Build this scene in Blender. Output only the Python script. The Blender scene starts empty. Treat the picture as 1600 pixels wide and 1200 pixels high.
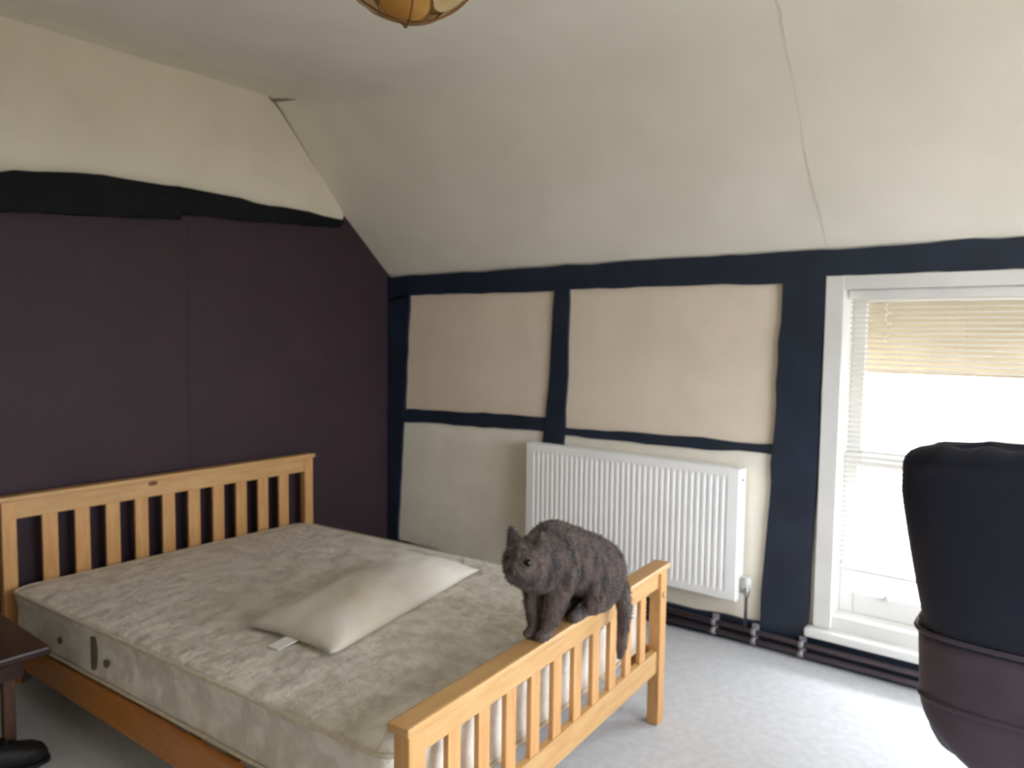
import bpy, bmesh, math, random
from mathutils import Vector, Matrix, noise
random.seed(7)
scene = bpy.context.scene
col = scene.collection

# ------------------------------------------------------------------ camera
CAM = Vector((3.617, -3.34, 1.41))
yaw, pit, rol = math.radians(37.95), math.radians(3.82), math.radians(-0.7)
fw = Vector((-math.sin(yaw)*math.cos(pit), math.cos(yaw)*math.cos(pit), -math.sin(pit)))
rt = Vector((math.cos(yaw), math.sin(yaw), 0)); dn = fw.cross(rt)
r2 = rt*math.cos(rol)+dn*math.sin(rol); d2 = dn*math.cos(rol)-rt*math.sin(rol)
cd = bpy.data.cameras.new('camera'); cam = bpy.data.objects.new('camera', cd); col.objects.link(cam)
cd.sensor_width = 36; cd.lens = 1160*36/1600; cd.clip_start = .02
cam.matrix_world = Matrix(((r2.x, -d2.x, -fw.x, CAM.x), (r2.y, -d2.y, -fw.y, CAM.y), (r2.z, -d2.z, -fw.z, CAM.z), (0, 0, 0, 1)))
scene.camera = cam
cd.dof.use_dof = True; cd.dof.focus_distance = .8; cd.dof.aperture_fstop = 7.5     # the photograph is softly out of focus

# ------------------------------------------------------------------ world and exposure
w = bpy.data.worlds.new('overcast_sky'); scene.world = w; w.use_nodes = True
bg = w.node_tree.nodes['Background']; bg.inputs[0].default_value = (.90, .945, 1.04, 1); bg.inputs[1].default_value = 19.0
vs = scene.view_settings
vs.view_transform = 'Standard'; vs.look = 'None'; vs.gamma = 1; vs.use_curve_mapping = False; vs.exposure = 0.0
scene.cycles.use_denoising = True
scene.cycles.max_bounces = 10; scene.cycles.diffuse_bounces = 6; scene.cycles.transparent_max_bounces = 16
RX, RY = 5.1, -4.6           # right wall and rear wall of the room

def portal(name, loc, rot, sx, sy):
    l = bpy.data.lights.new(name, 'AREA'); l.shape = 'RECTANGLE'; l.size = sx; l.size_y = sy
    l.cycles.is_portal = True
    o = bpy.data.objects.new(name, l); o.location = loc; o.rotation_euler = rot; col.objects.link(o)
portal('sky_portal_window', (3.5, .30, .9), (-math.pi/2, 0, 0), 1.5, 1.6)
portal('sky_portal_side_window', (RX+.26, -1.55, 1.12), (0, math.pi/2, 0), 1.9, 2.3)

# ------------------------------------------------------------------ helpers
def tag(o, label=None, cat=None, group=None, kind=None):
    for k, v in (('label', label), ('category', cat), ('group', group), ('kind', kind)):
        if v: o[k] = v
    return o
def empty(name, loc=(0, 0, 0)):
    o = bpy.data.objects.new(name, None); o.location = loc; o.empty_display_size = .05; col.objects.link(o); return o
def link(name, me, parent=None, mat=None):
    o = bpy.data.objects.new(name, me); col.objects.link(o)
    if mat is not None: me.materials.append(mat)
    if parent is not None:
        o.parent = parent
        if parent.matrix_parent_inverse is not None:
            o.matrix_parent_inverse = Matrix.Translation(-Vector(ploc(parent)))
    return o
def ploc(p):
    v = Vector(p.location)
    if p.parent: v = Vector(p.location) if p.type == 'EMPTY' else Vector((0, 0, 0))
    return v
def mk(name, verts, faces, mat, parent=None, smooth=False):
    me = bpy.data.meshes.new(name); me.from_pydata([tuple(v) for v in verts], [], faces); me.update()
    if smooth: me.polygons.foreach_set('use_smooth', [True]*len(me.polygons))
    return link(name, me, parent, mat)
def frombm(name, bm, mat, parent=None, smooth=False):
    bmesh.ops.recalc_face_normals(bm, faces=bm.faces)
    me = bpy.data.meshes.new(name); bm.to_mesh(me); bm.free()
    if smooth: me.polygons.foreach_set('use_smooth', [True]*len(me.polygons))
    return link(name, me, parent, mat)
HF = [(0, 3, 2, 1), (4, 5, 6, 7), (0, 1, 5, 4), (1, 2, 6, 5), (2, 3, 7, 6), (3, 0, 4, 7)]
def hexa(bm, p, bev=0, seg=2):
    vs_ = [bm.verts.new(q) for q in p]
    fs = [bm.faces.new([vs_[i] for i in f]) for f in HF]
    if bev:
        es = list({e for f in fs for e in f.edges})
        bmesh.ops.bevel(bm, geom=es, offset=bev, segments=seg, profile=.6, affect='EDGES')
def boxp(x0, x1, y0, y1, z0, z1):
    return [(x0, y0, z0), (x1, y0, z0), (x1, y1, z0), (x0, y1, z0), (x0, y0, z1), (x1, y0, z1), (x1, y1, z1), (x0, y1, z1)]
def box(name, x0, x1, y0, y1, z0, z1, mat, parent=None, bev=0):
    bm = bmesh.new(); hexa(bm, boxp(x0, x1, y0, y1, z0, z1), bev); return frombm(name, bm, mat, parent)
def bar(bm, a, b, wdir, wd, hd, bev=0):
    """square bar from a to b; wdir = direction of its width"""
    a, b = Vector(a), Vector(b); d = (b-a).normalized(); u = Vector(wdir); u = (u-d*u.dot(d)).normalized(); v = d.cross(u)
    u *= wd/2; v *= hd/2
    hexa(bm, [a-u-v, a+u-v, a+u+v, a-u+v, b-u-v, b+u-v, b+u+v, b-u+v], bev)
def tube(bm, pts, r, n=10, cap=True):
    pts = [Vector(p) for p in pts]; rings = []
    rs = r if isinstance(r, (list, tuple)) else [r]*len(pts)
    up = Vector((0, 0, 1)); prev = None
    for i, p in enumerate(pts):
        d = (pts[min(i+1, len(pts)-1)]-pts[max(i-1, 0)]).normalized()
        u = prev if prev is not None else (up if abs(d.z) < .9 else Vector((1, 0, 0)))
        u = (u-d*u.dot(d)).normalized(); prev = u; v = d.cross(u)
        rings.append([bm.verts.new(p+(u*math.cos(t)+v*math.sin(t))*rs[i]) for t in [2*math.pi*k/n for k in range(n)]])
    for a, b in zip(rings, rings[1:]):
        for k in range(n): bm.faces.new((a[k], a[(k+1) % n], b[(k+1) % n], b[k]))
    if cap: bm.faces.new(rings[0][::-1]); bm.faces.new(rings[-1])
def tubeobj(name, pts, r, mat, parent=None, n=10):
    bm = bmesh.new(); tube(bm, pts, r, n); return frombm(name, bm, mat, parent, True)
def lathe(bm, prof, c, n=24, axis='z'):
    rings = []
    for (r, z) in prof:
        rr = []
        for k in range(n):
            t = 2*math.pi*k/n
            q = (r*math.cos(t), r*math.sin(t), z)
            if axis == 'y': q = (q[0], q[2], q[1])
            if axis == 'x': q = (q[2], q[0], q[1])
            rr.append(bm.verts.new(Vector(c)+Vector(q)))
        rings.append(rr)
    for a, b in zip(rings, rings[1:]):
        for k in range(n): bm.faces.new((a[k], a[(k+1) % n], b[(k+1) % n], b[k]))
    bm.faces.new(rings[0][::-1]); bm.faces.new(rings[-1])
def ell(bm, c, r, rot=None, u=20, v=12):
    m = Matrix.Translation(c) @ (rot or Matrix.Identity(4)) @ Matrix.Diagonal((r[0], r[1], r[2], 1))
    bmesh.ops.create_uvsphere(bm, u_segments=u, v_segments=v, radius=1, matrix=m)

# ------------------------------------------------------------------ materials
def mat(name, c, c2=None, rough=.6, scale=8, detail=4, bump=0, bscale=60, metal=0, spec=.5, sheen=0, stretch=None, lo=.35, hi=.65):
    m = bpy.data.materials.new(name); m.use_nodes = True; nt = m.node_tree; N = nt.nodes; L = nt.links
    b = N['Principled BSDF']; b.inputs['Roughness'].default_value = rough; b.inputs['Metallic'].default_value = metal
    b.inputs['Specular IOR Level'].default_value = spec
    if sheen: b.inputs['Sheen Weight'].default_value = sheen
    b.inputs['Base Color'].default_value = (*c, 1)
    tc = N.new('ShaderNodeTexCoord'); mp = N.new('ShaderNodeMapping'); L.new(tc.outputs['Object'], mp.inputs[0])
    if stretch: mp.inputs['Scale'].default_value = stretch
    if c2:
        n = N.new('ShaderNodeTexNoise'); n.inputs['Scale'].default_value = scale; n.inputs['Detail'].default_value = detail
        L.new(mp.outputs[0], n.inputs['Vector'])
        r = N.new('ShaderNodeValToRGB'); r.color_ramp.elements[0].color = (*c, 1); r.color_ramp.elements[1].color = (*c2, 1)
        r.color_ramp.elements[0].position = lo; r.color_ramp.elements[1].position = hi
        L.new(n.outputs['Fac'], r.inputs[0]); L.new(r.outputs[0], b.inputs['Base Color'])
    if bump:
        n2 = N.new('ShaderNodeTexNoise'); n2.inputs['Scale'].default_value = bscale; n2.inputs['Detail'].default_value = 3
        L.new(mp.outputs[0], n2.inputs['Vector'])
        bp = N.new('ShaderNodeBump'); bp.inputs['Strength'].default_value = bump; bp.inputs['Distance'].default_value = .01
        L.new(n2.outputs['Fac'], bp.inputs['Height']); L.new(bp.outputs[0], b.inputs['Normal'])
    return m
def srgb(r, g, b):
    f = lambda v: ((v/255+.055)/1.055)**2.4 if v > 10 else v/255/12.92
    return (f(r), f(g), f(b))
M = {}
M['ceil'] = mat('cream_plaster', srgb(240, 234, 221), srgb(233, 227, 213), .8, 2.5, 4, .12, 14)
M['cream'] = mat('cream_wall_paint', srgb(222, 213, 193), srgb(215, 206, 186), .8, 3, 4, .12, 18)
M['purple_joint'] = mat('dark_purple_joint', srgb(44, 31, 38), rough=.9)  # panel joint line, a darker purple than the wall
M['purple'] = mat('dark_purple_paint', srgb(55, 40, 46), srgb(50, 36, 42), .65, 4, 4, .08, 30, spec=.3)
M['beam'] = mat('blue_black_gloss_timber', srgb(24, 34, 48), srgb(31, 43, 60), .42, 6, 5, .25, 22)
M['oldbeam'] = mat('black_oak', srgb(11, 14, 13), srgb(18, 21, 20), .8, 9, 6, .5, 25, spec=.2)
M['panel_hi'] = mat('beige_panel_plaster', srgb(228, 213, 194), srgb(221, 206, 187), .85, 4, 5, .25, 14)
M['panel_lo'] = mat('cream_panel_plaster', srgb(240, 234, 218), srgb(232, 225, 208), .85, 4, 5, .25, 14)
M['white'] = mat('white_gloss_paint', srgb(220, 219, 215), srgb(212, 211, 207), .35, 5, 3)
M['rad'] = mat('white_enamel', srgb(246, 246, 244), srgb(242, 242, 240), .3, 5, 3)
M['shadowgap'] = mat('dark_gap', srgb(60, 58, 54), rough=.9)
M['stain'] = mat('green_grey_mildew', srgb(126, 128, 112), srgb(150, 146, 132), .9, 30)
M['seam'] = mat('filled_joint', srgb(206, 200, 187), srgb(214, 208, 195), .9, 20)
M['pine'] = mat('lacquered_pine', srgb(199, 160, 106), srgb(184, 139, 84), .38, 5, 5, .05, 20, stretch=(9, 1.2, 9), lo=.3, hi=.75)
M['pineL'] = mat('lacquered_pine_lengthwise', srgb(190, 126, 60), srgb(172, 106, 44), .38, 5, 5, .05, 20, stretch=(1.2, 9, 9), lo=.3, hi=.75)
M['pineV'] = mat('lacquered_pine_upright', srgb(204, 158, 102), srgb(188, 136, 80), .38, 5, 5, .05, 20, stretch=(9, 9, 1.2), lo=.3, hi=.75)
M['knot'] = mat('pine_knot', srgb(110, 60, 25), rough=.5)
M['piping'] = mat('cream_piping', srgb(214, 205, 184), srgb(200, 190, 168), .8, 40)
M['pillow'] = mat('white_cotton', srgb(226, 222, 214), srgb(206, 194, 168), .9, 2.6, 3, .25, 24, sheen=.2, lo=.45, hi=.75)
M['tagw'] = mat('white_satin_label', srgb(240, 240, 240), rough=.6)
M['handle'] = mat('taupe_webbing', srgb(92, 84, 68), srgb(80, 73, 60), .8, 60)
M['vent'] = mat('brass_eyelet', srgb(110, 96, 66), rough=.4, metal=.6)
M['steel'] = mat('zinc_steel', srgb(170, 168, 162), rough=.35, metal=.9)
M['pipe'] = mat('painted_copper_pipe', srgb(74, 62, 66), srgb(62, 54, 60), .4, 12)
M['clip'] = mat('grey_plastic_clip', srgb(150, 148, 152), srgb(128, 126, 132), .5, 40)
M['darkwood'] = mat('dark_walnut', srgb(56, 33, 24), srgb(38, 22, 17), .4, 6, 5, .1, 20, stretch=(1.5, 9, 9))
M['midwood'] = mat('mid_brown_walnut', srgb(98, 66, 48), srgb(78, 52, 38), .5, 6, 5, stretch=(9, 9, 1.5))  # table legs, an even lighter brown than the top
M['bag'] = mat('black_nylon', srgb(20, 20, 20), srgb(28, 28, 28), .6, 20, 4, .4, 30)
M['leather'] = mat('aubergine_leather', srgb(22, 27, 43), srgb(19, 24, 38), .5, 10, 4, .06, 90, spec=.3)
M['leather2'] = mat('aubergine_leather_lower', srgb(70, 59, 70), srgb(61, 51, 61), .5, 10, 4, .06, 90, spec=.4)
M['blackp'] = mat('black_plastic', srgb(24, 24, 27), rough=.4)
M['chrome'] = mat('pale_metal_base', srgb(200, 198, 214), rough=.25, metal=.8)
M['eye'] = mat('dark_eye', srgb(14, 14, 12), rough=.08)
M['nose'] = mat('dark_nose', srgb(40, 30, 30), rough=.4)
M['wire'] = mat('brown_lamp_wire', srgb(118, 74, 28), rough=.5)
M['brass'] = mat('aged_brass', srgb(160, 120, 60), rough=.35, metal=.9)
M['cord'] = mat('white_cord', srgb(225, 222, 214), rough=.7)

def trans(name, c, amount, rough=.6, c2=None, scale=8):
    """thin sheet that lets some light through"""
    m = bpy.data.materials.new(name); m.use_nodes = True; nt = m.node_tree; N = nt.nodes; L = nt.links
    b = N['Principled BSDF']; b.inputs['Roughness'].default_value = rough; b.inputs['Base Color'].default_value = (*c, 1)
    t = N.new('ShaderNodeBsdfTranslucent'); t.inputs[0].default_value = (*c, 1); mx = N.new('ShaderNodeMixShader'); mx.inputs[0].default_value = amount
    if c2:
        n = N.new('ShaderNodeTexNoise'); n.inputs['Scale'].default_value = scale
        r = N.new('ShaderNodeValToRGB'); r.color_ramp.elements[0].color = (*c, 1); r.color_ramp.elements[1].color = (*c2, 1)
        r.color_ramp.elements[0].position = .35; r.color_ramp.elements[1].position = .65
        tc = N.new('ShaderNodeTexCoord'); L.new(tc.outputs['Object'], n.inputs['Vector'])
        L.new(n.outputs['Fac'], r.inputs[0]); L.new(r.outputs[0], b.inputs['Base Color']); L.new(r.outputs[0], t.inputs[0])
    L.new(b.outputs[0], mx.inputs[1]); L.new(t.outputs[0], mx.inputs[2]); L.new(mx.outputs[0], N['Material Output'].inputs[0])
    return m
M['slat'] = mat('white_blind_slat', srgb(228, 227, 223), rough=.4)
M['soffit'] = mat('tan_soffit_paint', srgb(158, 146, 124), srgb(148, 136, 114), .8, 6)
M['capiz'] = trans('cream_capiz_shell', srgb(226, 206, 160), .35, .3, srgb(205, 178, 122), 14)
M['capiz2'] = trans('amber_capiz_shell', srgb(206, 158, 84), .35, .3, srgb(190, 136, 62), 14)
g = bpy.data.materials.new('window_glass'); g.use_nodes = True
gN = g.node_tree.nodes; gL = g.node_tree.links; gN.remove(gN['Principled BSDF'])
gt = gN.new('ShaderNodeBsdfTransparent'); gg = gN.new('ShaderNodeBsdfGlossy'); gg.inputs['Roughness'].default_value = .02
gm = gN.new('ShaderNodeMixShader'); gm.inputs[0].default_value = .06
gL.new(gt.outputs[0], gm.inputs[1]); gL.new(gg.outputs[0], gm.inputs[2]); gL.new(gm.outputs[0], gN['Material Output'].inputs[0])
M['glass'] = g

def carpet_mat():
    m = mat('pale_grey_ribbed_carpet', srgb(208, 211, 214), srgb(196, 199, 202), .95, 30, 5, sheen=.3)
    nt = m.node_tree; N = nt.nodes; L = nt.links; b = N['Principled BSDF']; tc = next(n for n in N if n.type == 'TEX_COORD')
    wv = N.new('ShaderNodeTexWave'); wv.inputs['Scale'].default_value = 28; wv.inputs['Distortion'].default_value = 1.2; wv.inputs['Detail'].default_value = 2
    mp = N.new('ShaderNodeMapping'); mp.inputs['Rotation'].default_value = (0, 0, math.radians(40)); L.new(tc.outputs['Object'], mp.inputs[0]); L.new(mp.outputs[0], wv.inputs['Vector'])
    bp = N.new('ShaderNodeBump'); bp.inputs['Strength'].default_value = .4; bp.inputs['Distance'].default_value = .006
    L.new(wv.outputs['Fac'], bp.inputs['Height']); L.new(bp.outputs[0], b.inputs['Normal'])
    return m
M['carpet'] = carpet_mat()
def ticking_mat():
    m = mat('cream_damask_ticking', srgb(228, 222, 210), srgb(207, 200, 187), .75, 11, 5, 0, sheen=.15, lo=.42, hi=.6)
    nt = m.node_tree; N = nt.nodes; L = nt.links; b = N['Principled BSDF']; tc = next(n for n in N if n.type == 'TEX_COORD')
    v = N.new('ShaderNodeTexVoronoi'); v.feature = 'SMOOTH_F1'; v.inputs['Scale'].default_value = 13
    nz = N.new('ShaderNodeTexNoise'); nz.inputs['Scale'].default_value = 26; nz.inputs['Detail'].default_value = 4
    L.new(tc.outputs['Object'], v.inputs['Vector']); L.new(tc.outputs['Object'], nz.inputs['Vector'])
    ad = N.new('ShaderNodeMath'); ad.operation = 'ADD'; L.new(v.outputs['Distance'], ad.inputs[0]); L.new(nz.outputs['Fac'], ad.inputs[1])
    bp = N.new('ShaderNodeBump'); bp.inputs['Strength'].default_value = .6; bp.inputs['Distance'].default_value = .02
    L.new(ad.outputs[0], bp.inputs['Height']); L.new(bp.outputs[0], b.inputs['Normal'])
    return m
M['ticking'] = ticking_mat()
def fur_mat():
    m = mat('grizzled_brown_fur', srgb(40, 32, 29), srgb(92, 76, 68), .8, 45, 4, .5, 90, sheen=.3, stretch=(1, 1, .35))
    return m
M['fur'] = fur_mat()

# ------------------------------------------------------------------ the setting
def fz(x): return -.04*max(0, 2.4-x)                 # the old floor falls away towards the bed head
def ceil_z(x): return 2.555+.14*math.exp(-max(x, 0)/.7)
# floor
nx = 24
V = []; F = []
for i in range(nx+1):
    x = -.1+(RX+.2)*i/nx
    for y in (.1, RY-.1): V.append((x, y, fz(x)))
for i in range(nx): F.append((2*i, 2*i+1, 2*i+3, 2*i+2))
floor = tag(mk('floor', V, F, M['carpet']), 'pale grey ribbed carpet floor', kind='structure')
# ceiling: eaves slope, soft bend, flat part
def slope_prof(x, n=14):
    zc = ceil_z(x); yk = -.76-.115*math.exp(-max(x, 0)/.7)
    pts = [(0.02, 1.755), (-.367, 1.775+.367*.905), (yk, zc)]
    out = []
    for k in range(9):
        t = k/8*.92
        if t < .46: a, b, s = pts[0], pts[1], t/.46
        else: a, b, s = pts[1], pts[2], (t-.46)/.54
        out.append((a[0]+(b[0]-a[0])*s, a[1]+(b[1]-a[1])*s))
    # soft bend for positions away from the corner
    r = .03+.13*min(1, max(0, (x-.1)/.8)); p0 = out[-1]
    e = (yk-r*1.6, zc)
    for k in range(1, 9):
        s = k/8
        q = tuple((1-s)**2*p0[i]+2*s*(1-s)*(yk, zc)[i]+s*s*e[i] for i in (0, 1)); out.append(q)
    out.append((RY-.1, zc))
    return out
V = []; F = []; nx = 40
for i in range(nx+1):
    x = -.04+(RX+.14)*(i/nx)**1.3
    pr = slope_prof(x); m_ = len(pr)
    for (y, z) in pr: V.append((x, y, z))
for i in range(nx):
    for j in range(m_-1): F.append((i*m_+j, (i+1)*m_+j, (i+1)*m_+j+1, i*m_+j+1))
ceiling = tag(mk('ceiling', V, F, M['ceil'], smooth=True), 'off-white plaster ceiling sloping to the eaves', kind='structure')
def on_slope(x, t):
    pr = slope_prof(x); k = t*(len(pr)-2); i = int(min(k, len(pr)-3)); s = k-i
    return Vector((x, pr[i][0]+(pr[i+1][0]-pr[i][0])*s, pr[i][1]+(pr[i+1][1]-pr[i][1])*s))
def strip(name, pts, wdir, wd, off, m, parent):
    off = Vector(off); V = []; F = []
    for k, p in enumerate(pts):
        ww = wd[k] if isinstance(wd, list) else wd
        V += [Vector(p)+off-Vector(wdir)*ww/2, Vector(p)+off+Vector(wdir)*ww/2]
    for k in range(len(pts)-1): F.append((2*k, 2*k+1, 2*k+3, 2*k+2))
    return mk(name, V, F, m, parent)
# crack up the slope, mildew in the corner
strip('crack', [on_slope(2.71+.02*k/12+.003*math.sin(k*1.7), .03+.86*k/12) for k in range(13)], (1, 0, 0), [.003+.001*math.sin(k) for k in range(13)], (0, -.003, -.003), M['seam'], ceiling)
tag(strip('mildew_line', [(.012+.03*k, -.885+.012*k/6, ceil_z(.03*k)-.012) for k in range(8)], (0, .3, .95), [.034, .032, .026, .02, .014, .01, .006, .002], (0, -.0, -.006), M['stain'], ceiling), 'grey-green stain in the corner')
strip('crack', [on_slope(.012, .88-.5*k/8) for k in range(9)], (1, .2, 0), [.014, .016, .012, .014, .012, .01, .008, .005, .002], (0, -.004, -.004), M['stain'], ceiling)

# left (bed head) wall: purple up to the black beam, cream above
pr = slope_prof(0)
zb = lambda y: 1.99 if y > -.6 else 1.95
V = []; me = bpy.data.meshes.new('wall_left')
ys = [0, -.34] + [-.5-.2*k for k in range(22)]
low = [(0, .06, -.2), (0, .06, 1.80), (0, -.36, 2.18)] + [(0, y, 2.06-.07*min(1, max(0, (-y-.4)/1.8))) for y in (-.4, -1.0, -1.6, -2.2, -3, RY-.1)] + [(0, RY-.1, -.2)]
hi = [(0, -.36, 2.18)] + [(0, p[0], p[1]+.08) for p in pr if p[0] < -.38 and p[0] > RY] + [(0, RY-.1, pr[-1][1]+.08)] + [q for q in low[3:-1]][::-1]
nl = len(low); V = low+hi
me.from_pydata(V, [], [tuple(range(nl)), tuple(range(nl, nl+len(hi)))]); me.materials.append(M['purple']); me.materials.append(M['cream'])
me.polygons[1].material_index = 1; me.update()
wall_left = tag(link('wall_left', me), 'dark purple wall behind the bed, cream above its black beam', kind='structure')
strip('panel_joint', [(0, -1.375+.004*math.sin(k), -.1+2.05*k/8) for k in range(9)], (0, 1, 0), .006, (.002, 0, 0), M['purple_joint'], wall_left)
strip('panel_joint', [(0, -.46+.003*math.sin(k), -.1+2.1*k/8) for k in range(9)], (0, 1, 0), .004, (.002, 0, 0), M['purple'], wall_left)

def wobbly(name, poly, y0, y1, m, parent, jit=.006, step=.09, axis='y', bev=.006, seed=1):
    """timber or plaster slab: outline poly (u,z) with hand-hewn edges, from depth y0 (front) to y1 (back)"""
    pts = []
    n = len(poly)
    for i in range(n):
        a, b = Vector(poly[i]), Vector(poly[(i+1) % n]); L_ = (b-a).length; k = max(1, int(L_/step)); nrm = Vector((-(b-a).y, (b-a).x)).normalized() if L_ else Vector((0, 0))
        for s in range(k):
            p = a+(b-a)*s/k
            if s: p = p+nrm*jit*noise.noise(Vector((p.x*6, p.y*6, seed*3.1)))*2
            pts.append(p)
    bm = bmesh.new()
    f = lambda p, d: (p.x, d, p.y) if axis == 'y' else (d, p.x, p.y)
    A = [bm.verts.new(f(p, y0)) for p in pts]; B = [bm.verts.new(f(p, y1)) for p in pts]
    k = len(pts)
    fr = bm.faces.new(A); bm.faces.new(B[::-1])
    for i in range(k): bm.faces.new((A[i], B[i], B[(i+1) % k], A[(i+1) % k]))
    if bev:
        bmesh.ops.bevel(bm, geom=list(fr.edges), offset=bev, segments=2, profile=.5, affect='EDGES')
    return frombm(name, bm, m, parent)
# hewn beam on the bed-head wall
wobbly('tie_beam', [(-4.7, 1.86), (-2.6, 1.885), (-2.21, 1.882), (-1.8, 1.925), (-1.43, 1.955), (-1.43, 2.115), (-1.8, 2.105), (-2.05, 2.075), (-2.15, 2.065), (-2.24, 2.03), (-2.7, 2.02), (-4.7, 2.0)], .07, -.05, M['oldbeam'], wall_left, .012, .09, 'x', .014, 4)
wobbly('tie_beam', [(-1.45, 1.985), (-1.0, 2.0), (-.7, 2.02), (-.44, 2.035), (-.405, 2.06), (-.41, 2.085), (-.75, 2.098), (-1.1, 2.11), (-1.4, 2.115), (-1.45, 2.115)], .045, -.05, M['oldbeam'], wall_left, .01, .08, 'x', .012, 9)

# window wall
WX0, WX1, WZ0, WZ1 = 2.775, 4.20, .175, 1.625
bm = bmesh.new()
for b_ in ((-.1, WX0, .0, .22, -.3, 1.82), (WX1, RX+.1, .0, .22, -.3, 1.82), (WX0, WX1, 0, .22, -.3, WZ0), (WX0, WX1, 0, .22, WZ1, 1.82)): hexa(bm, boxp(*b_))
wall_back = tag(frombm('wall_back', bm, M['panel_lo']), 'timber-framed window wall with cream plaster panels', kind='structure')
D0 = -.028
T = lambda n, p, s, d=D0: wobbly(n, p, d, .01, M['beam'], wall_back, .006, .08, 'y', .006, s)
T('top_beam', [(-.02, 1.60), (.206, 1.652), (.7, 1.648), (1.312, 1.646), (1.41, 1.652), (2.0, 1.652), (2.531, 1.648), (2.716, 1.672), (4.26, 1.68), (4.3, 1.66), (RX, 1.66), (RX, 1.80), (3.4, 1.79), (2.2, 1.782), (1.0, 1.776), (-.02, 1.775)], 1)
T('post', [(-.02, -.15), (.10, -.15), (.10, .11), (.128, .5), (.157, .92), (.185, 1.3), (.206, 1.66), (-.02, 1.62)], 2)
T('post', [(1.245, 0.05), (1.375, 0.05), (1.388, .815), (1.398, .91), (1.407, 1.3), (1.409, 1.66), (1.312, 1.66), (1.295, 1.3), (1.27, .96), (1.251, .82)], 3)
T('post', [(2.484, .06), (2.694, .06), (2.70, .6), (2.716, 1.68), (2.531, 1.66), (2.525, 1.3), (2.517, .94), (2.495, .4)], 4, -.034)
T('post', [(4.30, -.1), (4.50, -.1), (4.50, 1.68), (4.30, 1.68)], 5, -.034)
T('rail', [(.11, .836), (.5, .858), (.9, .868), (1.27, .876), (1.28, .957), (.9, .948), (.5, .938), (.14, .922)], 6, -.024)
T('rail', [(1.38, .868), (1.8, .874), (2.52, .886), (2.52, .935), (2.0, .925), (1.38, .911)], 7, -.024)
T('sole_beam', [(-.02, -.2), (RX, -.1), (RX, .115), (2.69, .115), (2.4, .108), (2.0, .095), (1.2, .06), (.09, .06), (-.02, .05)], 8, -.03)
P = lambda p, m, s: wobbly('plaster_panel', p, -.012, .01, m, wall_back, .002, .1, 'y', .004, s)
P([(.16, .915), (1.28, .95), (1.32, 1.655), (.2, 1.66)], M['panel_hi'], 11)
P([(1.39, .905), (2.525, .93), (2.54, 1.655), (1.4, 1.66)], M['panel_hi'], 12)
P([(.09, .05), (1.25, .05), (1.26, .88), (.12, .845)], M['panel_lo'], 13)
P([(1.37, .05), (2.49, .09), (2.52, .89), (1.385, .875)], M['panel_lo'], 14)
P([(4.49, .1), (RX, .1), (RX, 1.67), (4.49, 1.67)], M['panel_lo'], 15)

# right wall with its own window, rear wall: out of the photograph, they close the room
S0, S1, SZ0, SZ1 = -2.6, -.5, .5, 2.05
bm = bmesh.new()
for b_ in ((RX, RX+.2, S1, .1, -.1, 2.75), (RX, RX+.2, RY-.1, S0, -.1, 2.75), (RX, RX+.2, S0, S1, -.1, SZ0), (RX, RX+.2, S0, S1, SZ1, 2.75)): hexa(bm, boxp(*b_))
wall_right = tag(frombm('wall_right', bm, M['cream']), 'cream side wall', kind='structure')
wall_front = tag(box('wall_front', -.1, RX+.1, RY-.2, RY, -.3, 2.8, M['cream']), 'cream rear wall', kind='structure')
M['lawn'] = mat('grass_and_gravel', srgb(128, 124, 112), srgb(140, 134, 122), .95, .4, 5)
mk('ground', [(-60, -60, -2.7), (60, -60, -2.7), (60, 60, -2.7), (-60, 60, -2.7)], [(0, 1, 2, 3)], M['lawn'])['kind'] = 'structure'

def flat(name, x0, x1, y0, y1, z0, z1, m, parent, bev=.004): return box(name, x0, x1, y0, y1, z0, z1, m, parent, bev)
win = empty('window_1', (3.48, 0, .1)); tag(win, 'white painted sash window in the timber wall', kind='structure')
flat('casing', 2.716, 2.79, -.035, .16, .16, 1.672, M['white'], win)
flat('casing', 4.19, 4.262, -.035, .16, .16, 1.672, M['white'], win)
flat('casing', 2.79, 4.19, -.03, .16, 1.615, 1.672, M['white'], win)
flat('window_sill', 2.69, 4.29, -.075, .16, .118, .158, M['white'], win, .012)
flat('apron_board', 2.79, 4.19, -.01, .16, .156, .215, M['white'], win)
def sash(y0, y1, z0, z1, bot, top):
    s = flat('sash', 2.79, 2.845, y0, y1, z0, z1, M['white'], win, .005)
    flat('stile', 4.135, 4.19, y0, y1, z0, z1, M['white'], s, .005)
    flat('bottom_rail', 2.845, 4.135, y0, y1, z0, z0+bot, M['white'], s, .008)
    flat('top_rail', 2.845, 4.135, y0, y1, z1-top, z1, M['white'], s, .008)
    flat('pane', 2.84, 4.14, (y0+y1)/2-.002, (y0+y1)/2+.002, z0+bot-.005, z1-top+.005, M['glass'], s, 0)
    return s
s1 = sash(.085, .125, .215, .915, .095, .05)
s2 = sash(.128, .165, .875, 1.62, .05, .05)
bm = bmesh.new(); lathe(bm, [(.0, -.022), (.014, -.02), (.016, -.012), (.008, -.004), (.012, 0)], (2.985, .085, .315), 14, 'y'); frombm('lift_knob', bm, M['white'], s1, True)
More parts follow.
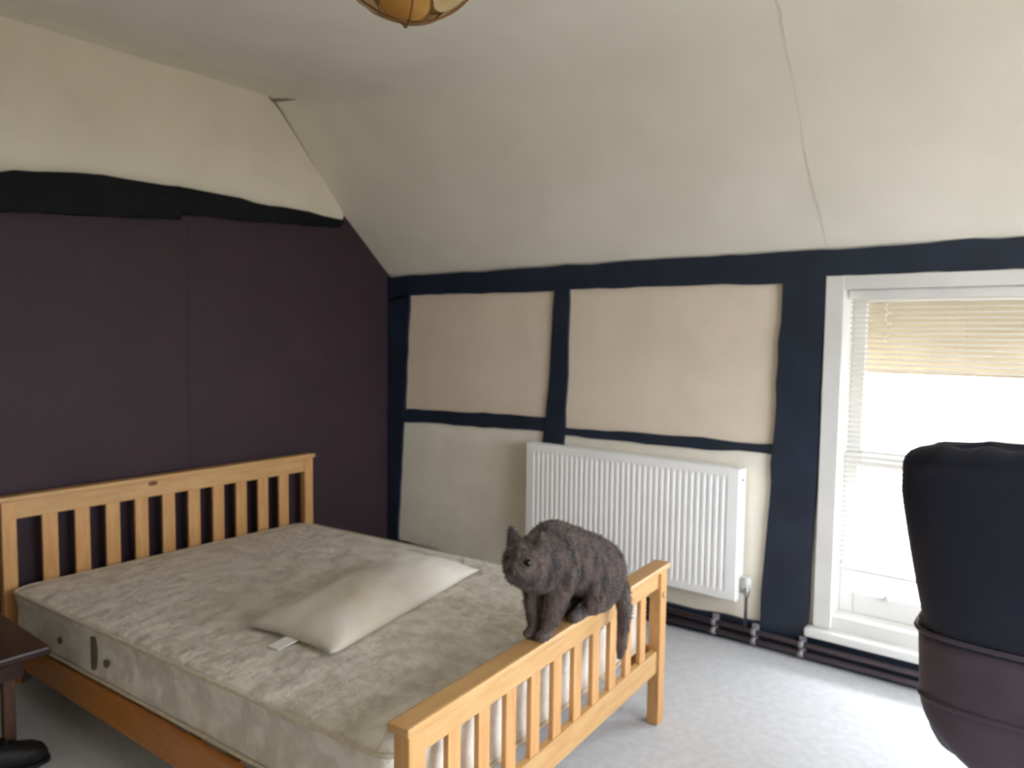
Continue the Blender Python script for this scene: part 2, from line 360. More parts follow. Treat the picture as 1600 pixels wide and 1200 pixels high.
# side window
win2 = empty('window_2', (RX, (S0+S1)/2, SZ0)); tag(win2, 'white side window beyond the picture edge', kind='structure')
for z0, z1 in ((SZ0, SZ0+.06), (SZ1-.06, SZ1), (1.27, 1.32)): flat('frame_rail', RX+.02, RX+.09, S0, S1, z0, z1, M['white'], win2)
for y0, y1 in ((S0, S0+.06), (S1-.06, S1)): flat('frame_stile', RX+.02, RX+.09, y0, y1, SZ0+.06, SZ1-.06, M['white'], win2)
flat('pane', RX+.05, RX+.054, S0+.06, S1-.06, SZ0+.06, 1.27, M['glass'], win2, 0)
flat('pane', RX+.05, RX+.054, S0+.06, S1-.06, 1.32, SZ1-.06, M['glass'], win2, 0)

# ------------------------------------------------------------------ blinds
vb = empty('venetian_blind', (3.49, .03, .42)); tag(vb, 'white slatted venetian blind hanging in the sash window', 'blind')
BX0, BX1 = 2.80, 4.18
flat('head_rail', BX0, BX1, .012, .045, 1.575, 1.613, M['white'], vb)
sl = None; z = 1.562; n = 0
ang = math.radians(14)
while z > .445:
    if sl is None:
        bm = bmesh.new()
        for sgn in (0,):
            rows = []
            for k in range(5):
                u = -.0125+.025*k/4; zz = .0022*(1-(u/.0125)**2)
                yy, z2 = u*math.cos(ang)-zz*math.sin(ang), u*math.sin(ang)+zz*math.cos(ang)
                rows.append([bm.verts.new((BX0+.005, .029+yy, z2)), bm.verts.new((BX1-.005, .029+yy, z2))])
            for a, b in zip(rows, rows[1:]): bm.faces.new((a[0], a[1], b[1], b[0]))
        o = frombm('slat', bm, M['slat'], vb, True); slme = o.data; sl = o
    else:
        o = bpy.data.objects.new('slat', slme); col.objects.link(o); o.parent = vb; o.matrix_parent_inverse = sl.matrix_parent_inverse
    o.location = (0, 0, z); z -= .0215
flat('bottom_rail', BX0+.004, BX1-.004, .016, .042, .415, .432, M['white'], vb)
for x in (2.875, 3.49, 4.10):
    for y in (.0155, .0425): tubeobj('ladder_cord', [(x, y, 1.575), (x, y, .43)], .0014, M['cord'], vb, 5)
pts = [(2.955+.012*math.cos(t*1.1), .004, 1.56-.0075*t+.012*math.sin(t*1.1)) for t in range(22)]
tubeobj('pull_cord', pts, .0022, M['cord'], vb, 6)
# roof eaves dropping outside the window head
ev_ = empty('roof_eaves', (3.4, .4, 1.25)); tag(ev_, 'tan boarded underside of the roof eaves outside the window', kind='structure')
for x0, x1 in ((1.2, 3.185), (3.1862, 5.4)):
    bm = bmesh.new(); hexa(bm, [(x0, .20, 1.70), (x1, .20, 1.70), (x1, .56, 1.255), (x0, .56, 1.255), (x0, .20, 1.74), (x1, .20, 1.74), (x1, .58, 1.275), (x0, .58, 1.275)]); frombm('soffit_board', bm, M['soffit'], ev_)
box('fascia', 1.2, 5.4, .56, .585, 1.245, 1.36, M['soffit'], ev_, .003)
bm = bmesh.new(); hexa(bm, [(1.2, .10, 1.86), (5.4, .10, 1.86), (5.4, .64, 1.24), (1.2, .64, 1.24), (1.2, .10, 1.90), (5.4, .10, 1.90), (5.4, .64, 1.28), (1.2, .64, 1.28)]); frombm('roof_tiles', bm, M['darkwood'], ev_)

# ------------------------------------------------------------------ radiator
rad = empty('radiator', (1.8, -.07, .1)); tag(rad, 'white ribbed panel radiator fixed below the beige wall panels', 'radiator')
X0, X1, Z0, Z1, YF = 1.195, 2.398, .205, .815, -.105
bm = bmesh.new()
nf = 36; prof = []
prof.append((X0, YF+.012)); prof.append((X0+.006, YF+.002)); prof.append((X0+.05, YF))
pw = (X1-X0-.1)/nf
for k in range(nf):
    x = X0+.05+pw*k
    prof += [(x+pw*.2, YF), (x+pw*.34, YF+.0035), (x+pw*.66, YF+.0035), (x+pw*.8, YF)]
prof += [(X1-.05, YF), (X1-.006, YF+.002), (X1, YF+.012)]
za, zz_ = Z0+.045, Z1-.04
lev = [(Z0, YF+.012, 0), (Z0+.006, YF+.002, 0), (Z0+.035, YF, 0), (za+.015, None, 1), (zz_-.015, None, 1), (Z1-.03, YF, 0), (Z1-.006, YF+.002, 0), (Z1, YF+.012, 0)]
rows = []
for (z_, yv, fl) in lev:
    rows.append([bm.verts.new((x, (y if fl else max(yv, y if (x < X0+.04 or x > X1-.04) else yv)), z_)) for x, y in prof])
for a, b in zip(rows, rows[1:]):
    for k in range(len(prof)-1): bm.faces.new((a[k], a[k+1], b[k+1], b[k]))
frombm('front_panel', bm, M['rad'], rad, False)
flat('rear_panel', X0+.01, X1-.01, -.045, -.035, Z0, Z1-.01, M['rad'], rad)
flat('side_cover', X0-.002, X0+.003, YF+.01, -.035, Z0+.01, Z1, M['rad'], rad, 0)
flat('side_cover', X1-.003, X1+.002, YF+.01, -.035, Z0+.01, Z1, M['rad'], rad, 0)
bm = bmesh.new()
hexa(bm, boxp(X0, X1, YF+.008, YF+.014, Z1-.004, Z1+.003)); hexa(bm, boxp(X0, X1, -.04, -.034, Z1-.004, Z1+.003))
for k in range(60):
    x = X0+(X1-X0)*k/59
    hexa(bm, boxp(x-.004, x+.004, YF+.012, -.036, Z1-.003, Z1+.001))
frombm('top_grille', bm, M['rad'], rad)
for x in (X0+.15, X1-.15): flat('wall_bracket', x-.02, x+.02, -.036, -.03, Z0+.05, Z1-.05, M['steel'], rad)
VX = X1+.035
tubeobj('valve_tail', [(X1-.01, -.07, Z0+.05), (VX, -.07, Z0+.05)], .009, M['steel'], rad, 12)
bm = bmesh.new(); lathe(bm, [(.011, 0), (.014, .005), (.014, .035), (.011, .04)], (VX, -.07, Z0+.03), 16); frombm('valve_body', bm, M['steel'], rad, True)
bm = bmesh.new(); lathe(bm, [(.013, 0), (.02, .004), (.021, .04), (.018, .05), (.004, .053)], (VX, -.07, Z0+.068), 20); frombm('valve_cap', bm, M['white'], rad, True)
tubeobj('supply_pipe', [(VX, -.07, Z0+.03), (VX, -.07, .16), (VX-.002, -.066, .085)], .0075, M['pipe'], rad, 10)
bm = bmesh.new(); lathe(bm, [(.002, 0), (.006, .002), (.006, .012), (.002, .014)], (X1-.004, YF+.03, Z1-.05), 12, 'x'); frombm('bleed_valve', bm, M['steel'], rad, True)

# heating pipes along the sole beam
for k, (yy, zz, ra) in enumerate(((-.062, .075, .0125), (-.062, .034, .0125))):
    o = tubeobj('heating_pipe', [(1.5, yy, zz), (3.0, yy, zz+.001), (RX-.05, yy, zz)], ra, M['pipe'], None, 12)
    tag(o, ('upper' if k == 0 else 'lower')+' of the two dark painted heating pipes running under the window', 'pipe', 'heating pipes along the wall')
for k, x in enumerate((2.28, 2.47, 2.68, 3.6)):
    e = empty('pipe_clip', (x, -.06, .02)); tag(e, ['grey pipe clip nearest the bed foot post, under the radiator', 'grey pipe clip below the wide post, left of the window sill', 'grey pipe clip under the left end of the window sill', 'grey pipe clip under the window behind the office chair'][k], 'pipe clip', 'clips on the heating pipes')
    flat('back_plate', x-.014, x+.014, -.049, -.028, .018, .105, M['clip'], e, .003)
    for zz in (.075, .034):
        bm = bmesh.new(); lathe(bm, [(.0128, -.011), (.0165, -.011), (.0165, .011), (.0128, .011)], (x, -.062, zz), 18, 'x'); frombm('collar', bm, M['clip'], e, True)

# ------------------------------------------------------------------ bed
HR, HL, FR, FL = Vector((.085, -.725)), Vector((.085, -2.225)), Vector((2.42, -.928)), Vector((2.512, -2.262))
def mtop(x): return .335+.058*(x-.14)
bed = empty('bed_frame', (1.25, -1.5, fz(1.25))); tag(bed, 'slatted pine double bed frame standing against the purple wall', 'bed')
def board(name, a, b, th, z0, z1, m, parent, dz0=0, bev=.004):
    """upright board between plan points a and b"""
    a, b = Vector(a), Vector(b); d = (b-a).normalized(); n = Vector((-d.y, d.x))*th/2
    bm = bmesh.new()
    za0, za1 = z0 if isinstance(z0, tuple) else (z0, z0); zb0, zb1 = z1 if isinstance(z1, tuple) else (z1, z1)
    p = [(a.x-n.x, a.y-n.y, za0), (b.x-n.x, b.y-n.y, za1), (b.x+n.x, b.y+n.y, za1), (a.x+n.x, a.y+n.y, za0),
         (a.x-n.x, a.y-n.y, zb0), (b.x-n.x, b.y-n.y, zb1), (b.x+n.x, b.y+n.y, zb1), (a.x+n.x, a.y+n.y, zb0)]
    hexa(bm, p, bev); return frombm(name, bm, m, parent)
def end(name, R_, L_, ztop, railh, zr0, zr1, slat_w, n, post, floorz):
    d = (L_-R_).normalized()
    e = board(name, R_+d*post*.4, L_-d*post*.4, .026, ztop-.022-railh, ztop-.02, M['pine'], bed)
    if name == 'headboard':
        k_ = mk('knot', [(.1005, -1.62+.02*math.cos(t)*1.2, ztop-.035+.012*math.sin(t)) for t in [i*math.pi/6 for i in range(12)]], [tuple(range(12))], M['knot'], e)
    c = board('cap_rail', R_-d*(post/2+.012), L_+d*(post/2+.012), .062, ztop-.022, ztop, M['pine'], e, bev=.006)
    lr = board('lower_rail', R_+d*post*.4, L_-d*post*.4, .026, zr0, zr1, M['pine'], e)
    for p in (R_, L_): board('post', p-d*post/2, p+d*post/2, .045, floorz, ztop-.022, M['pineV'], e, bev=.005)
    span = (L_-R_).length-post; s0 = R_+d*post/2
    for k in range(n):
        q = s0+d*span*(k+1)/(n+1)
        board('slat', q-d*slat_w/2, q+d*slat_w/2, .016, zr1-.01, ztop-.022-railh+.01, M['pineV'], e, bev=.003)
    return e
hb = end('headboard', HR, HL, .712, .078, .16, .25, .062, 10, .055, fz(.085))
fb = end('footboard', FR, FL, .592, .062, .195, .277, .046, 10, .055, 0.0)
for a, b in ((HR, FR), (HL, FL)):
    s = -1 if b is FL else 1
    a2 = a+Vector((.02, s*.012)); b2 = b+Vector((-.02, s*.012))
    board('side_rail', a2, b2, .024, (mtop(a2.x)-.305, mtop(b2.x)-.305), (mtop(a2.x)-.195, mtop(b2.x)-.195), M['pineL'], bed)
for k in range(12):
    t = (k+.6)/12.2; a = HR+(FR-HR)*t; b = HL+(FL-HL)*t; z = mtop(a.x)-.212
    board('base_slat', a, b, .07, z-.008, z+.01, M['pine'], bed, bev=0) if False else None
    bm = bmesh.new(); hexa(bm, [(a.x-.035, a.y, z), (a.x+.035, a.y, z), (b.x+.035, b.y, z), (b.x-.035, b.y, z), (a.x-.035, a.y, z+.016), (a.x+.035, a.y, z+.016), (b.x+.035, b.y, z+.016), (b.x-.035, b.y, z+.016)])
    frombm('base_slat', bm, M['pine'], bed)
for p in (FR, FL):
    bm = bmesh.new(); lathe(bm, [(.004, 0), (.011, .001), (.012, .004), (.007, .006), (.001, .005)], (p.x+.0225, p.y, .48), 16, 'x'); frombm('bolt_cover', bm, M['pine'], fb, True)

# mattress
MC = [Vector((.135, -.785)), Vector((.135, -2.245)), Vector((2.375, -.925)), Vector((2.46, -2.248))]   # HR HL FR FL
def mmap(u, v, w):
    p = (MC[0]*(1-v)+MC[1]*v)*(1-u)+(MC[2]*(1-v)+MC[3]*v)*u
    return Vector((p.x, p.y, mtop(p.x)-.19+.19*w))
mt = empty('mattress', (1.25, -1.5, .2)); tag(mt, 'bare cream damask mattress lying on the pine bed', 'mattress')
bm = bmesh.new()
NU, NV = 60, 44
def rnd(s, r):                      # corner rounding in plan: insets
    return s
rings = []
# side profile: (inset, w)
sp = [(.022, 0), (.006, .04), (0, .12), (.006, .3), (.008, .5), (.006, .7), (0, .9), (.008, .975), (.022, 1.0)]
peri = []
Lm, Wm, rc = 2.27, 1.42, .09
def plan(n=160, inset=0):
    out = []
    per = [(0, 0), (1, 0), (1, 1), (0, 1)]
    r = rc
    segs = []
    cs = [((r, r), math.pi, 1.5*math.pi), ((Lm-r, r), 1.5*math.pi, 2*math.pi), ((Lm-r, Wm-r), 0, .5*math.pi), ((r, Wm-r), .5*math.pi, math.pi)]
    for i, (c, a0, a1) in enumerate(cs):
        for k in range(9):
            a = a0+(a1-a0)*k/8; out.append((c[0]+(r-inset)*math.cos(a), c[1]+(r-inset)*math.sin(a)))
        c2, b0, _ = cs[(i+1) % 4]
        s = (c[0]+(r-inset)*math.cos(a1), c[1]+(r-inset)*math.sin(a1)); e = (c2[0]+(r-inset)*math.cos(b0), c2[1]+(r-inset)*math.sin(b0))
        m_ = 22 if i % 2 == 0 else 14
        for k in range(1, m_): out.append((s[0]+(e[0]-s[0])*k/m_, s[1]+(e[1]-s[1])*k/m_))
    return out
for ins, wz in sp:
    rings.append([bm.verts.new(mmap(x/Lm, y/Wm, wz)) for x, y in plan(inset=ins)])
K = len(rings[0])
for a, b in zip(rings, rings[1:]):
    for k in range(K): bm.faces.new((a[k], a[(k+1) % K], b[(k+1) % K], b[k]))
# crowned top
last = rings[-1]; c0 = (Lm/2, Wm/2)
for s in (.93, .85, .7, .5, .28, .1):
    ring = []
    for x, y in plan(inset=.022):
        px, py = c0[0]+(x-c0[0])*s, c0[1]+(y-c0[1])*s
        p = mmap(px/Lm, py/Wm, 1); p.z += .012*(1-s**4)+.0035*math.sin(px*21)*math.sin(py*21)*(1-s**6); ring.append(bm.verts.new(p))
    for k in range(K): bm.faces.new((last[k], last[(k+1) % K], ring[(k+1) % K], ring[k]))
    last = ring
bm.faces.new(last); bm.faces.new(rings[0][::-1])
frombm('cover', bm, M['ticking'], mt, True)
for wz in (.965, .045):
    bm = bmesh.new(); pp = [mmap(x/Lm, y/Wm, wz) for x, y in plan(inset=.0)]; tube(bm, pp+[pp[0]], .0065, 8, False); frombm('piping', bm, M['piping'], mt, True)
def on_side(u, w0, w1, wd, name, m):
    a = [mmap(u-wd/2, 1, w0), mmap(u+wd/2, 1, w0), mmap(u+wd/2, 1, w1), mmap(u-wd/2, 1, w1)]
    bm = bmesh.new(); y = Vector((0, -.008, 0)); yi = Vector((0, .012, 0))
    hexa(bm, [a[0]+y, a[1]+y, a[1]+yi, a[0]+yi, a[3]+y, a[2]+y, a[2]+yi, a[3]+yi], .002); frombm(name, bm, m, mt)
on_side(.345, .2, .82, .009, 'handle', M['handle'])
for u in (.385, .22):
    p = mmap(u, 1, .42); bm = bmesh.new(); lathe(bm, [(.004, .004), (.013, .002), (.014, -.004), (.006, -.007), (.003, -.006)], p, 14, 'y'); frombm('air_vent', bm, M['vent'], mt, True)

# pillow
pw = empty('pillow', (1.6, -1.5, .43)); tag(pw, 'white cotton pillow lying alone on the bare mattress', 'pillow')
PC = [Vector((1.455, -1.985)), Vector((1.905, -1.985)), Vector((1.695, -1.075)), Vector((1.335, -1.10))]
bm = bmesh.new(); NP = 36; top = {}; bot = {}
for i in range(NP+1):
    for j in range(NP+1):
        a, b = i/NP, j/NP
        u, v = 2*a-1, 2*b-1
        # pinch sides between the corners
        uu = u*(1-.055*(1-v*v)); vv = v*(1-.04*(1-u*u))
        a2, b2 = (uu+1)/2, (vv+1)/2
        p = (PC[0]*(1-a2)+PC[1]*a2)*(1-b2)+(PC[3]*(1-a2)+PC[2]*a2)*b2
        hgt = max(0, (1-abs(u)**2.6))**.62*max(0, (1-abs(v)**3.2))**.62
        base = mtop(p.x)+.013
        wr = .010*noise.noise(Vector((p.x*7, p.y*5, 1)))+.006*noise.noise(Vector((p.x*16, p.y*11, 4)))
        edge = .03*hgt**.5
        lift = .004+.010*abs(v)
        zt = base+lift+.105*hgt*(1-.12*b)+wr*hgt; zb_ = base+lift*(1-hgt)+.0
        top[i, j] = bm.verts.new((p.x, p.y, zt))
        bot[i, j] = top[i, j] if i in (0, NP) or j in (0, NP) else bm.verts.new((p.x, p.y, min(zt-.004, zb_)))
for i in range(NP):
    for j in range(NP):
        bm.faces.new((top[i, j], top[i+1, j], top[i+1, j+1], top[i, j+1]))
        q = (bot[i, j], bot[i, j+1], bot[i+1, j+1], bot[i+1, j])
        bm.faces.new(q)
frombm('cushion', bm, M['pillow'], pw, True)
bm = bmesh.new(); tz = mtop(1.72)+.03
hexa(bm, [(1.655, -2.035, tz-.018), (1.705, -2.033, tz-.018), (1.705, -1.945, tz-.01), (1.652, -1.947, tz-.01), (1.655, -2.035, tz-.015), (1.705, -2.033, tz-.015), (1.705, -1.945, tz-.006), (1.652, -1.947, tz-.006)])
frombm('care_label', bm, M['tagw'], pw)

# ------------------------------------------------------------------ cat on the foot rail
cA, cB = Vector((2.42, -.90)), Vector((2.51, -2.27)); Fd = (cB-cA).normalized(); cO = cA+Fd*.6; Sd = Vector((-Fd.y, Fd.x))
def cw(f, s, z): q = cO+Fd*f+Sd*s; return Vector((q.x, q.y, z))
crot = Matrix(((Fd.x, Sd.x, 0, 0), (Fd.y, Sd.y, 0, 0), (0, 0, 1, 0), (0, 0, 0, 1)))
ZR = .592
bm = bmesh.new()
def E_(f, s, z, a, b, c, pitch=0): ell(bm, cw(f, s, z), (a, b, c), crot @ Matrix.Rotation(-pitch, 4, 'Y'))
def limb(pts):
    ps = [cw(*p[:3]) for p in pts]; rs = [p[3] for p in pts]
    for k in range(len(ps)-1):
        for t in range(7):
            s = t/6; r = rs[k]*(1-s)+rs[k+1]*s; ell(bm, ps[k].lerp(ps[k+1], s), (r, r, r), None, 12, 8)
E_(-.08, 0, .690, .098, .084, .098, -.3); E_(0.0, 0, .735, .11, .084, .092, .35); E_(.09, 0, .775, .115, .08, .088, .35)
E_(.185, 0, .802, .105, .076, .096, .1); E_(.265, .005, .805, .085, .066, .075, -.2)
E_(.362, .026, .838, .056, .056, .05); E_(.408, .040, .826, .036, .033, .026, -.1); E_(.365, .03, .812, .05, .054, .034, -.1)
for s in (-1, 1):
    limb([(.20, .040*s, .77, .045), (.225, .034*s, .68, .026), (.235, .022*s, ZR+.03, .019), (.240, .020*s, ZR+.018, .018)])
    E_(.255, .020*s, ZR+.013, .03, .019, .0135)
    E_(-.015, .056*s, .672, .084, .036, .076, .5)
    limb([(.035, .052*s, .632, .03), (.01, .042*s, ZR+.028, .022), (-.02, .034*s, ZR+.022, .018), (.06, .028*s, ZR+.018, .018), (.098, .026*s, ZR+.016, .018)])
    # ears
    e0 = cw(.352, .026+.036*s, .872)
    for t in range(8):
        q = t/7; ell(bm, e0+Vector((Fd.x*.010*q+Sd.x*.012*s*q, Fd.y*.010*q+Sd.y*.012*s*q, .048*q)), ((.014*(1-q)+.004), .022*(1-q)+.004, .014*(1-q)+.004), crot, 10, 8)
limb([(-.12, .02, .66, .035), (-.135, .055, .63, .028), (-.128, .074, .57, .022), (-.118, .076, .51, .02), (-.113, .074, .455, .016), (-.11, .072, .43, .011)])
tmp = bpy.data.meshes.new('cat_blobs'); bm.to_mesh(tmp); bm.free()
tob = bpy.data.objects.new('cat_blobs', tmp); col.objects.link(tob)
rm = tob.modifiers.new('r', 'REMESH'); rm.mode = 'VOXEL'; rm.voxel_size = .0055
sm = tob.modifiers.new('s', 'SMOOTH'); sm.factor = .5; sm.iterations = 6
dg = bpy.context.evaluated_depsgraph_get(); ev = tob.evaluated_get(dg)
cme = bpy.data.meshes.new_from_object(ev); cme.name = 'cat'; bpy.data.objects.remove(tob)
cme.polygons.foreach_set('use_smooth', [True]*len(cme.polygons))
cme.materials.clear()
cat = link('cat', cme, None, M['fur'])
tag(cat, 'grizzled brown cat crouching on the bed foot rail, tail hanging down', 'cat')
# short fur, combed backwards and down
V = []; F = []; rr = random.Random(3)
polys = cme.polygons; vv = cme.vertices
back = Vector((-Fd.x, -Fd.y, -.55)).normalized()
for p in polys:
    nr = p.normal; 
    for _ in range(2):
        ids = p.vertices; wts = [rr.random() for _ in ids]; sW = sum(wts)
        q = sum((vv[i].co*wt for i, wt in zip(ids, wts)), Vector())/sW
        d = (nr*.55+back*.8+Vector((rr.gauss(0, .25), rr.gauss(0, .25), rr.gauss(0, .25)))).normalized()
        ln = rr.uniform(.008, .017)
        if q.z < ZR+.035 and (q-cw(.1, 0, q.z)).length < .25: ln *= .4
        sd = d.cross(nr); sd = (sd.normalized() if sd.length > 1e-3 else Vector((1, 0, 0)))*.0011
        b = len(V); V += [q-sd, q+sd, q+d*ln]; F.append((b, b+1, b+2))
fur = mk('fur_coat', V, F, M['fur'], cat); fur['kind'] = 'stuff'
for s in (-1, 1):
    bm = bmesh.new(); ell(bm, cw(.405, .036+.03*s, .850), (.009, .008, .009), crot, 14, 10); frombm('eye', bm, M['eye'], cat, True)
bm = bmesh.new(); ell(bm, cw(.444, .043, .832), (.007, .010, .007), crot, 12, 8); frombm('nose', bm, M['nose'], cat, True)

# ------------------------------------------------------------------ office chair
ch = empty('office_chair', (3.60, -1.15, 0)); tag(ch, 'dark aubergine leather swivel chair turned to the window', 'chair')
def loft(name, rows, m, n=40, ex=2.8, pleat=None):
    """rows: (z, half width, half thickness, centre y)"""
    bm = bmesh.new(); R_ = []
    for (z, hw, ht, cy) in rows:
        ring = []
        for k in range(n):
            t = 2*math.pi*k/n; c, s = math.cos(t), math.sin(t)
            x = math.copysign(abs(c)**(2/ex), c)*hw; y = math.copysign(abs(s)**(2/ex), s)*ht
            dz = 0
            if pleat: dz = pleat(x, y, z)
            ring.append(bm.verts.new((3.60+x, cy+y, z+dz)))
        R_.append(ring)
    for a, b in zip(R_, R_[1:]):
        for k in range(n): bm.faces.new((a[k], a[(k+1) % n], b[(k+1) % n], b[k]))
    bm.faces.new(R_[0][::-1]); bm.faces.new(R_[-1])
    return frombm(name, bm, m, ch, True)
rows = []
for k in range(20):
    z = .60+.52*k/19
    hw = .225+.087*min(1, max(0, (z-.66)/.40))**.75
    rows.append((z, hw, .080+.012*math.sin((z-.6)*7), -1.40-.05*(z-.6)/.57))
for k in range(1, 9):
    a = math.pi/2*k/8; rows.append((1.12+.052*math.sin(a), .312-.052*(1-math.cos(a)), .080-.045*(1-math.cos(a)), -1.447))
for q in (.75, .45, .15): rows.append((1.175+.004*(1-q), .26*q, .035*q, -1.447))
loft('backrest', rows, M['leather'], 72, 3.6, lambda x, y, z: (.004*math.sin(x*75)*max(0, min(1, (z-1.05)/.1))+.012*(1-(x/.31)**2)*max(0, (z-1.0)/.17)))
rows = []
for k in range(22):
    s = k/21; z = .425+.345*s
    hw = .272-.02*(1-s)
    if z < .60: hw *= math.sqrt(max(.12, 1-((.60-z)/.185)**2))
    ht = .105
    if z > .745: ht *= .8
    if z < .52: ht *= math.sqrt(max(.1, 1-((.52-z)/.11)**2))
    rows.append((z, hw, ht, -1.40))
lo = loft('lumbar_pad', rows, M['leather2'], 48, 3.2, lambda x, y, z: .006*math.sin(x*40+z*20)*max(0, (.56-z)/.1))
bm = bmesh.new()
for (z, hw, ht) in ((.752, .274, .108), (.60, .262, .106)):
    pts = []
    for k in range(49):
        t = 2*math.pi*k/48; c, s = math.cos(t), math.sin(t)
        pts.append((3.60+math.copysign(abs(c)**(2/3.2), c)*hw, -1.40+math.copysign(abs(s)**(2/3.2), s)*ht, z))
    tube(bm, pts, .006, 8, False)
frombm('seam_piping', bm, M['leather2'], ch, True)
rows = [(.40, .22, .20, -1.10), (.41, .255, .235, -1.10), (.44, .27, .25, -1.10), (.49, .272, .252, -1.10), (.515, .262, .24, -1.10), (.525, .22, .2, -1.10)]
loft('seat', rows, M['leather'], 48, 4)
box('tilt_mechanism', 3.52, 3.68, -1.22, -1.0, .345, .405, M['blackp'], ch, .01)
tubeobj('gas_lift', [(3.60, -1.10, .10), (3.60, -1.10, .22), (3.60, -1.10, .221), (3.60, -1.10, .36)], [.026, .026, .016, .016], M['chrome'], ch, 18)
for k in range(5):
    a = math.radians(72*k+200); d = Vector((math.cos(a), math.sin(a), 0)); c = Vector((3.60, -1.10, 0))
    bm = bmesh.new(); bar(bm, c+d*.02+Vector((0, 0, .115)), c+d*.29+Vector((0, 0, .085)), (-d.y, d.x, 0), .045, .035, .008); leg = frombm('base_leg', bm, M['chrome'], ch)
    wc = c+d*.275+Vector((0, 0, .03)); sd = Vector((-d.y, d.x, 0))
    bm = bmesh.new(); tube(bm, [wc-sd*.022, wc-sd*.006], .03, 16); tube(bm, [wc+sd*.006, wc+sd*.022], .03, 16); tube(bm, [wc+Vector((0, 0, .0)), wc+Vector((0, 0, .06))], .007, 8); frombm('castor', bm, M['blackp'], leg, True)

# ------------------------------------------------------------------ bedside table and bag
tb = empty('side_table', (.67, -2.6, fz(.67))); tag(tb, 'small dark wooden bedside table beside the bed head', 'table')
tx0, tx1, ty0, ty1, tz = .38, .955, -2.80, -2.385, .365
box('table_top', tx0, tx1, ty0, ty1, tz-.03, tz, M['darkwood'], tb, .008)
lx0, lx1, ly0, ly1 = .56, .765, -2.73, -2.455
for y in (ly0, ly1): box('apron', lx0-.08, lx1+.12, y-.01, y+.01, tz-.10, tz-.03, M['darkwood'], tb)
for x in (lx0-.08, lx1+.12): box('apron', x-.01, x+.01, ly0, ly1, tz-.10, tz-.03, M['darkwood'], tb)
for x in (lx0, lx1):
    for y in (ly0, ly1): box('leg', x-.018, x+.018, y-.018, y+.018, fz(x), tz-.03, M['midwood'], tb, .004)
    box('stretcher', x-.01, x+.01, ly0, ly1, fz(x)+.06, fz(x)+.085, M['darkwood'], tb)
# black shoe under the table
sh = empty('shoe', (.85, -2.52, fz(.85))); tag(sh, 'black round-toed shoe on the carpet beneath the bedside table', 'shoe')
fl = fz(.85)+.002
def shoe_rings(sec, n=22):
    bm = bmesh.new(); R_ = []
    for (y, hw, z0, z1, cx) in sec:
        ring = []
        for k in range(n):
            t = 2*math.pi*k/n; c, q = math.cos(t), math.sin(t)
            ring.append(bm.verts.new((cx+math.copysign(abs(c)**.75, c)*hw, y, (z0+z1)/2+math.copysign(abs(q)**.7, q)*(z1-z0)/2)))
        R_.append(ring)
    for a, b in zip(R_, R_[1:]):
        for k in range(n): bm.faces.new((a[k], a[(k+1) % n], b[(k+1) % n], b[k]))
    bm.faces.new(R_[0][::-1]); bm.faces.new(R_[-1]); return bm
up = [(-2.378, .018, fl+.02, fl+.045, .862), (-2.385, .036, fl+.016, fl+.06, .862), (-2.41, .049, fl+.014, fl+.075, .860), (-2.45, .053, fl+.014, fl+.086, .857), (-2.50, .049, fl+.014, fl+.102, .853), (-2.55, .043, fl+.014, fl+.118, .849), (-2.60, .041, fl+.014, fl+.125, .846), (-2.64, .038, fl+.014, fl+.125, .844), (-2.655, .024, fl+.016, fl+.118, .844)]
frombm('upper', shoe_rings(up), M['bag'], sh, True)
so = [(-2.372, .022, fl, fl+.022, .862), (-2.385, .042, fl, fl+.024, .862), (-2.42, .055, fl, fl+.024, .859), (-2.47, .056, fl, fl+.024, .855), (-2.53, .046, fl, fl+.024, .85), (-2.60, .045, fl, fl+.026, .846), (-2.65, .038, fl, fl+.026, .844), (-2.662, .02, fl, fl+.024, .844)]
frombm('sole', shoe_rings(so), M['blackp'], sh, True)
bm = bmesh.new()
for k in range(4):
    y = -2.475-.025*k; z = fl+.094+.007*k
    tube(bm, [(.853-.032, y, z-.016), (.853-.015, y, z+.002), (.853, y, z+.006), (.853+.015, y, z+.002), (.853+.032, y, z-.016)], .0035, 6)
frombm('laces', bm, M['bag'], sh, True)

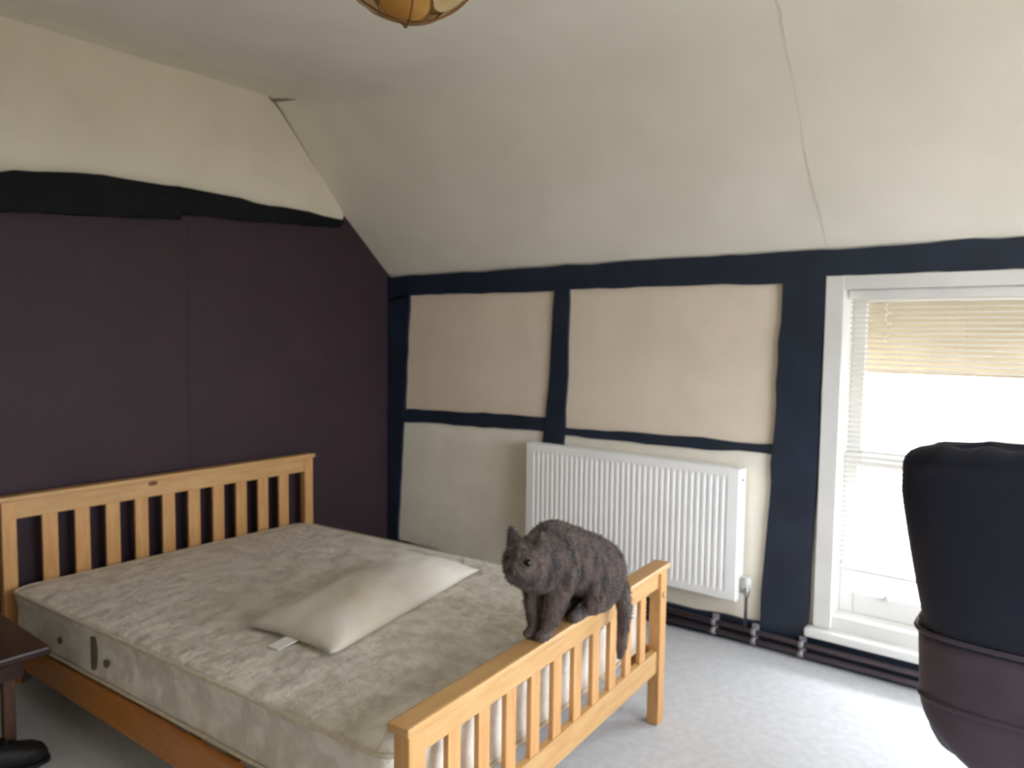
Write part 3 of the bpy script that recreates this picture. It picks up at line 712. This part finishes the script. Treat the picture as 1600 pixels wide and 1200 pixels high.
# ------------------------------------------------------------------ ceiling pendant
LX, LY, LZ, LR = 2.35, -2.115, 2.122, .172
lp = empty('pendant_lamp', (LX, LY, LZ)); tag(lp, 'globe pendant lamp of cream and amber shell discs on ceiling', 'lamp')
lc = Vector((LX, LY, LZ+LR)); cz = ceil_z(LX)
bm = bmesh.new(); lathe(bm, [(.05, 0), (.048, -.012), (.02, -.03), (.006, -.034)], (LX, LY, cz), 24); frombm('ceiling_rose', bm, M['brass'], lp, True)
tubeobj('flex', [(LX, LY, cz-.02), (LX, LY, lc.z+.06)], .004, M['cord'], lp, 8)
bm = bmesh.new(); lathe(bm, [(.018, .06), (.02, .03), (.02, -.01), (.012, -.012)], lc, 18); frombm('lamp_holder', bm, M['brass'], lp, True)
bm = bmesh.new(); ell(bm, lc-Vector((0, 0, .05)), (.03, .03, .042)); frombm('bulb', bm, M['tagw'], lp, True)
def disc(th, ph, size, m, lift):
    d = Vector((math.sin(th)*math.cos(ph), math.sin(th)*math.sin(ph), -math.cos(th)))
    e1 = Vector((math.cos(th)*math.cos(ph), math.cos(th)*math.sin(ph), math.sin(th))); e2 = d.cross(e1)
    bm = bmesh.new(); ns = 20; ring = []; ring2 = []
    cen = bm.verts.new(lc+d*(LR+lift))
    for k in range(ns):
        t = 2*math.pi*k/ns; q = e1*math.cos(t)*size*1.15+e2*math.sin(t)*size
        r1 = (d*LR+q*.55).normalized()*(LR+lift); r2_ = (d*LR+q).normalized()*(LR+lift-.004)
        ring.append(bm.verts.new(lc+r1)); ring2.append(bm.verts.new(lc+r2_))
    for k in range(ns):
        bm.faces.new((cen, ring[k], ring[(k+1) % ns])); bm.faces.new((ring[k], ring2[k], ring2[(k+1) % ns], ring[(k+1) % ns]))
    pts = [v.co.copy() for v in ring2]
    o = frombm('shell_disc', bm, m, lp, True)
    bm = bmesh.new(); tube(bm, pts+[pts[0]], .0014, 6, False); frombm('rim_wire', bm, M['wire'], o, True)
PH0 = math.atan2(CAM.y-LY, CAM.x-LX)
disc(.34, PH0-.15, .06, M['capiz2'], .005)
for i, (th, n) in enumerate(((.80, 7), (1.28, 9), (1.72, 9), (2.2, 7), (2.68, 4))):
    for k in range(n): disc(th, PH0-.22+2*math.pi*(k+.5*((i+1) % 2))/n, .064, M['capiz2'] if i and (k+i) % 3 == 1 else M['capiz'], .002*(k % 2))
for k in range(4):
    a = PH0+.12+2*math.pi*k/4
    tubeobj('rib', [lc+Vector((math.sin(t)*math.cos(a), math.sin(t)*math.sin(a), -math.cos(t)))*(LR+.003) for t in [i*2.9/20 for i in range(21)]], .0028, M['wire'], lp, 6)
